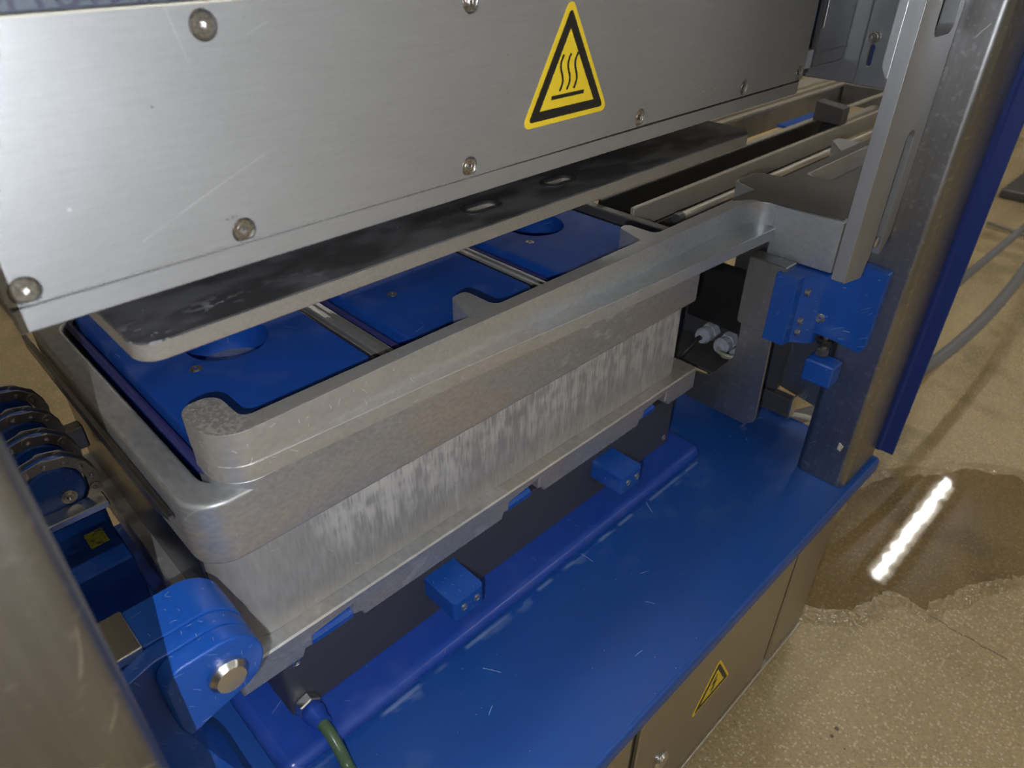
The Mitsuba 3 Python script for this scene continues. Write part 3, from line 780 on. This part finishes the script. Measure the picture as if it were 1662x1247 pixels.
# cable box with glands behind the tool's right end
add('junction_box__case', box(1.32, 1.37, 0.55, 0.76, -0.79, -0.66, 0.004), 'm_black')
add('junction_box__shelf', box(1.24, 1.36, 0.58, 0.78, -0.862, -0.855, 0.002), 'm_darkmetal')
for i, (y, z) in enumerate(((0.689, -0.806), (0.640, -0.812), (0.60, -0.822))):
    add('junction_box__cable_gland', join(prism(circle(y, z, 0.021, 6), 'x', 1.305, 1.33, 0.002), lathe([(0.018, 1.305), (0.019, 1.285), (0.014, 1.276), (0.003, 1.276)][::-1], 'x', (0, y, z), 20)), 'm_white', 30)
add('junction_box__back_plate', box(1.372, 1.39, 0.53, 0.90, -0.92, -0.67, 0.002), 'm_darkmetal')
tag('junction_box', 'black junction box with pale grey cable glands behind the bent steel sheet', 'junction box')
add('black_cable', tube(bez([(1.2745, 0.689, -0.806), (1.262, 0.69, -0.808), (1.235, 0.70, -0.835), (1.225, 0.715, -0.88), (1.23, 0.74, -0.99)], 40), 0.0058, 10), 'm_black')
tag('black_cable', 'black cable leaving the left cable gland beside the tool', 'cable')
for i in range(2):
    k = 'pale_cable' + ('_001' if i else '')
    add(k, tube(bez([(1.2742, 0.64 - 0.012 * i, -0.812 - 0.006 * i), (1.25, 0.625 - 0.012 * i, -0.805 - 0.006 * i), (1.225, 0.59 - 0.01 * i, -0.79), (1.23, 0.55, -0.785)], 32), 0.0042, 8), 'm_cream')
    tag(k, ['upper thin cream cable from a cable gland behind the bent steel sheet', 'lower thin cream cable from a cable gland behind the bent steel sheet'][i], 'cable', 'cream cables at the glands')

# ------------------------------------------------------------------ infeed conveyor behind the arm
add('infeed_conveyor__guide_bar', box(1.134, 3.0, 0.805, 0.815, -0.548, -0.500, 0.002), 'm_rail')
add('infeed_conveyor__lower_bar', box(1.134, 3.0, 0.800, 0.806, -0.572, -0.5495, 0.001), 'm_darkmetal')
add('infeed_conveyor__guide_rod', tube([(1.172, 0.722, -0.505), (2.9, 0.722, -0.505)], 0.0085, 16), 'm_rail')
add('infeed_conveyor__rod_end', lathe([(0.0095, 1.158), (0.0105, 1.161), (0.0105, 1.176), (0.0095, 1.178)][::1], 'x', (0, 0.722, -0.505), 20), 'm_darkmetal')
add('infeed_conveyor__rod_support', box(1.15, 3.0, 0.700, 0.745, -0.62, -0.545, 0.002), 'm_darkmetal')
add('infeed_conveyor__trough_floor', box(1.134, 2.3, 0.74, 0.90, -0.66, -0.64, 0.0), 'm_black', False)
add('infeed_conveyor__trough_wall', box(1.134, 2.25, 0.888, 0.898, -0.64, -0.505, 0.001), 'm_black')
add('infeed_conveyor__trough_flange', box(1.134, 2.9, 0.889, 0.905, -0.505, -0.500, 0.001), 'm_rail')
add('infeed_conveyor__slide_strip', box(1.6, 2.25, 0.925, 0.985, -0.545, -0.535, 0.001), 'm_lit_floor')  # added strip, coloured like the lit floor showing through the gap
tag('infeed_conveyor__slide_strip', 'yellow strip added in place of the bright floor below')
add('infeed_conveyor__blue_strip', box(2.06, 2.28, 0.945, 0.990, -0.534, -0.528, 0.001), 'm_blue')
tag('infeed_conveyor__blue_strip', 'blue strip')
add('infeed_conveyor__inner_cheek', box(1.3, 3.0, 1.045, 1.052, -0.59, -0.503, 0.001), 'm_plate')
add('infeed_conveyor__far_rail', box(1.3, 3.0, 1.048, 1.064, -0.503, -0.497, 0.0015), 'm_rail')
add('infeed_conveyor__far_rail', box(1.3, 3.2, 1.078, 1.092, -0.510, -0.494, 0.002), 'm_rail')
add('infeed_conveyor__far_rail', box(1.75, 3.2, 1.105, 1.16, -0.500, -0.490, 0.002), 'm_rail')
add('infeed_conveyor__end_wall', box(2.60, 2.64, 0.80, 1.04, -0.56, -0.495, 0.002), 'm_plate')
add('infeed_conveyor__bed', box(2.2, 2.6, 0.82, 0.93, -0.556, -0.546, 0.001), 'm_rail')
tag('infeed_conveyor', 'infeed conveyor of pale steel guide rails and a black trough, behind the gripper arm', 'conveyor')
add('tray_pusher__plate', prism(rnd([(0.803, -0.497), (0.884, -0.495), (0.884, -0.442), (0.803, -0.452)], 0.003, 3), 'x', 2.05, 2.09, 0.002), 'm_armdark')
add('tray_pusher__foot', box(2.055, 2.085, 0.815, 0.86, -0.56, -0.497, 0.002), 'm_black')
tag('tray_pusher', 'grey upright pusher plate standing on the infeed conveyor', 'pusher')
k = 'tool_end_profile'
add(k, prism(rnd([(1.1075, 0.66), (1.132, 0.66), (1.132, 1.15), (1.1075, 1.15)], 0.006), 'z', -0.600, -0.512, 0.004, steps=2), 'm_darkmetal')
tag(k, 'dark edge profile closing the right end of the tray tool', 'profile')

# machine structure at upper right
add('slotted_frame__rear_plate', box(1.452, 1.468, 0.565, 0.695, -0.2745, 0.3, 0.002), 'm_lever')
sl = rnd([(0.541, -0.24), (0.549, -0.24), (0.549, -0.205), (0.541, -0.205)], 0.0039, 5)
add('slotted_frame__slotted_plate', prism(rect(0.44, 0.563, -0.2745, 0.3, 0.002), 'x', 1.448, 1.462, 0.0015, holes=[sl]), 'm_lever')
add('slotted_frame__insert', box(1.464, 1.475, 0.50, 0.56, -0.26, -0.1, 0.0), 'm_blue_dark', False)
add('slotted_frame__washer', lathe([(0.0115, 1.4475), (0.0115, 1.445), (0.006, 1.4449)][::-1], 'x', (0, 0.546, -0.192), 24), 'm_screw')
add('slotted_frame__screw', screw_mesh('x', (1.4400, 0.546, -0.192), 0.0078), 'm_screw')
add('slotted_frame__head_block', box(1.325, 1.4505, 0.594, 0.70, -0.236, 0.3, 0.003), 'm_darkmetal')
add('slotted_frame__head_block_rail', box(1.326, 1.4500, 0.592, 0.596, -0.213, -0.2105, 0.0005), 'm_darkmetal')
add('slotted_frame__nub', box(1.296, 1.3255, 0.596, 0.625, -0.236, -0.204, 0.002), 'm_lever')
add('slotted_frame__rail_edge', box(1.330, 1.3345, 0.592, 0.594, -0.172, 0.3, 0.0008), 'm_bright')
add('slotted_frame__slide_rod', box(1.292, 1.308, 0.630, 0.646, -0.235, 0.3, 0.004), 'm_lever')
add('slotted_frame__blue_wiper', prism(np.array([(1.292, -0.172), (1.336, -0.172), (1.336, -0.150), (1.296, -0.128)]), 'y', 0.604, 0.628, 0.001), 'm_blue')
tag('slotted_frame', 'blue-grey machine frame with a slotted plate and screw at the upper right', 'frame')

# ------------------------------------------------------------------ left side: pivot bracket
CX, CZ, CRP = 0.0965, -0.6495, 0.0448


def pivot_arc(a0, a1, r=CRP, n=24):
    return np.array([(CX + r * math.cos(a), CZ + r * math.sin(a)) for a in np.linspace(a0, a1, n)])


rear = np.vstack([[(-0.20, -0.6135), (-0.20, -0.88), (0.088, -0.88), (0.0655, -0.802), (0.048, -0.725), (0.062, -0.7025)], pivot_arc(-1.2, math.pi / 2), [(0.0455, CZ + CRP), (0.0455, -0.6135)]])
add('pivot_bracket__rear_cheek', prism(rear, 'y', 0.5585, 0.617, 0.0022, steps=2), 'm_blue')
mid = np.vstack([[(-0.20, -0.6145), (-0.20, -0.88), (0.088, -0.88), (0.0655, -0.802), (0.048, -0.725), (0.062, -0.7025)], pivot_arc(-1.2, math.pi / 2, CRP - 0.0015), [(0.045, CZ + CRP - 0.0015), (0.02, -0.6145)]])
add('pivot_bracket__front_cheek', prism(mid, 'y', 0.536, 0.5582, 0.0022, steps=2), 'm_blue')
bo = np.vstack([[(0.0485, -0.7075), (0.070, -0.7005)], pivot_arc(-1.1, math.pi / 2, CRP - 0.002), rnd([(CX, CZ + CRP - 0.002), (0.0415, CZ + CRP - 0.002, .024), (0.0415, -0.690, .02), (0.0485, -0.7075)], 0.0, 6)[1:-1]])
add('pivot_bracket__boss', prism(bo, 'y', 0.512, 0.5362, 0.003, steps=3), 'm_blue')
add('pivot_bracket__pin', lathe([(0.0205, 0.514), (0.0205, 0.506), (0.0155, 0.500), (0.0008, 0.4995)], 'y', (0.0985, 0, -0.6505), 36), 'm_bright')
tag('pivot_bracket__pin', 'turned steel pivot pin')
tag('pivot_bracket', 'blue plastic pivot bracket with a steel pin at the lower left', 'bracket')
add('flat_bar', box(-0.20, 0.0448, 0.5565, 0.6165, -0.6125, -0.6005, 0.0012), 'm_bright')
tag('flat_bar', 'short flat steel bar lying on the blue pivot bracket, behind the left post', 'bar')

# chain rollers
def link(x, z, ang, L, y, w):
    c, s = math.cos(ang), math.sin(ang)
    h = w
    p = np.vstack([np.array([(L / 2 + h * math.cos(a), h * math.sin(a)) for a in np.linspace(-1.57, 1.57, 8)]), np.array([(-L / 2 + h * math.cos(a), h * math.sin(a)) for a in np.linspace(1.57, 4.71, 8)])])
    q = np.stack([x + p[:, 0] * c - p[:, 1] * s, z + p[:, 0] * s + p[:, 1] * c], 1)
    return prism(q, 'y', y, y + 0.0022, 0.0005)


CCX, CCZ, CR = 0.057, -0.6385, 0.0455
for i, yy in enumerate((0.905, 0.972, 1.042, 1.115)):
    k = 'chain_roller' + (f'_{i:03d}' if i else '')
    add(k + '__wheel', lathe([(0.0365, yy + 0.032), (0.0365, yy + 0.001), (0.034, yy - 0.001), (0.002, yy - 0.001)], 'y', (CCX, 0, CCZ), 40), 'm_blue')
    add(k + '__hub', lathe([(0.0100, yy), (0.0100, yy - 0.004), (0.004, yy - 0.005), (0.001, yy - 0.003)], 'y', (CCX + 0.012, 0, CCZ - 0.012), 24), 'm_screw')
    step = 0.47
    for q in range(6):
        a = -0.55 + step * q
        x, z = CCX + CR * math.cos(a), CCZ + CR * math.sin(a)
        for yo in ((yy - 0.001, yy + 0.0145) if q % 2 else (yy - 0.0035, yy + 0.017)):
            kl = add(k + '__link', link(x, z, a + math.pi / 2, 0.0222, yo, 0.0072), 'm_chain', 30)
        a2 = a + step / 2
        add(kl + '__pin', lathe([(0.0028, yy + 0.0185), (0.0028, yy - 0.0055), (0.0005, yy - 0.0065)], 'y', (CCX + CR * math.cos(a2), 0, CCZ + CR * math.sin(a2)), 8), 'm_screw', 30)
    add(k + '__tread', prism(np.vstack([circle(CCX, CCZ, CR + 0.004, 36)]), 'y', yy + 0.003, yy + 0.013, 0.001, holes=[circle(CCX, CCZ, CR - 0.004, 36)]), 'm_blue')
    tag(k, ['blue chain wheel with steel links, nearest the steel cross bar', 'blue chain wheel with steel links, second from the steel cross bar', 'blue chain wheel with steel links, third from the steel cross bar', 'blue chain wheel with steel links, farthest back at the left edge'][i], 'chain wheel', 'chain wheels left of the tool')
add('roller_shaft', lathe([(0.008, 1.25), (0.008, 0.908)], 'y', (CCX, 0, CCZ), 16), 'm_darkmetal')
tag('roller_shaft', 'dark shaft through the blue chain wheels', 'shaft')
add('cross_bar', box(-0.22, 0.106, 0.876, 0.903, -0.674, -0.663, 0.0015), 'm_bright')
tag('cross_bar', 'bright steel cross bar in front of the nearest chain wheel', 'bar')
add('back_bracket', box(0.02, 0.14, 1.10, 1.125, -0.72, -0.68, 0.002), 'm_steel')
tag('back_bracket', 'steel strut behind the chain wheels beside the tool', 'strut')
add('motor_box__case', box(-0.12, 0.106, 0.832, 0.9895, -0.835, -0.768, 0.003), 'm_blue_insert') if False else add('motor_box__case', box(-0.12, 0.104, 0.842, 0.965, -0.86, -0.740, 0.003), 'm_blue_insert')
add('motor_box__label', box(0.066, 0.090, 0.892, 0.926, -0.7399, -0.7390, 0.0), 'm_sticker', False)
tag('motor_box__label', 'worn yellow sticker')
tag('motor_box', 'blue box with a worn yellow sticker below the cross bar', 'box')
add('back_wall_sheet', box(-0.2, 0.112, 0.99, 1.0, -0.95, -0.72, 0.001), 'm_blue_gasket')
tag('back_wall_sheet', 'blue sheet behind the box with the yellow sticker', 'sheet')

# ------------------------------------------------------------------ things on the floor at right
add('floor_hose', tube(bez([(1.34, 0.70, -1.16), (1.60, 0.60, -1.17), (1.95, 0.48, -1.19), (2.30, 0.421, -1.2), (2.75, 0.402, -1.2), (3.285, 0.421, -1.2), (3.9, 0.47, -1.21), (4.8, 0.56, -1.32), (5.6, 0.68, -1.47)], 80), 0.020, 14), 'm_cable')
tag('floor_hose', 'thick grey hose beside the guard strip above the sand floor', 'hose')
add('grey_tube', tube(bez([(1.343, 0.92, -1.20), (1.9, 0.72, -1.2), (2.6, 0.585, -1.2), (3.117, 0.566, -1.2), (3.805, 0.5565, -1.2), (4.4, 0.55, -1.22), (5.0, 0.60, -1.33), (5.6, 0.78, -1.475)], 72), 0.016, 12), 'm_cable')
tag('grey_tube', 'thinner grey tube crossing behind the thick grey hose', 'hose')
add('steel_rod', tube([(4.67, 0.86, -1.5), (4.60, 0.56, -1.5)], 0.02, 12), 'm_bright')
tag('steel_rod', 'short pale steel rod on the floor at the right picture edge', 'rod')
add('dark_machine_foot', box(5.42, 6.2, 0.3, 1.0, ZF, -1.50, 0.01), 'm_armdark')
tag('dark_machine_foot', 'dark grey machine foot on the floor beyond the guard strip', 'machine foot')
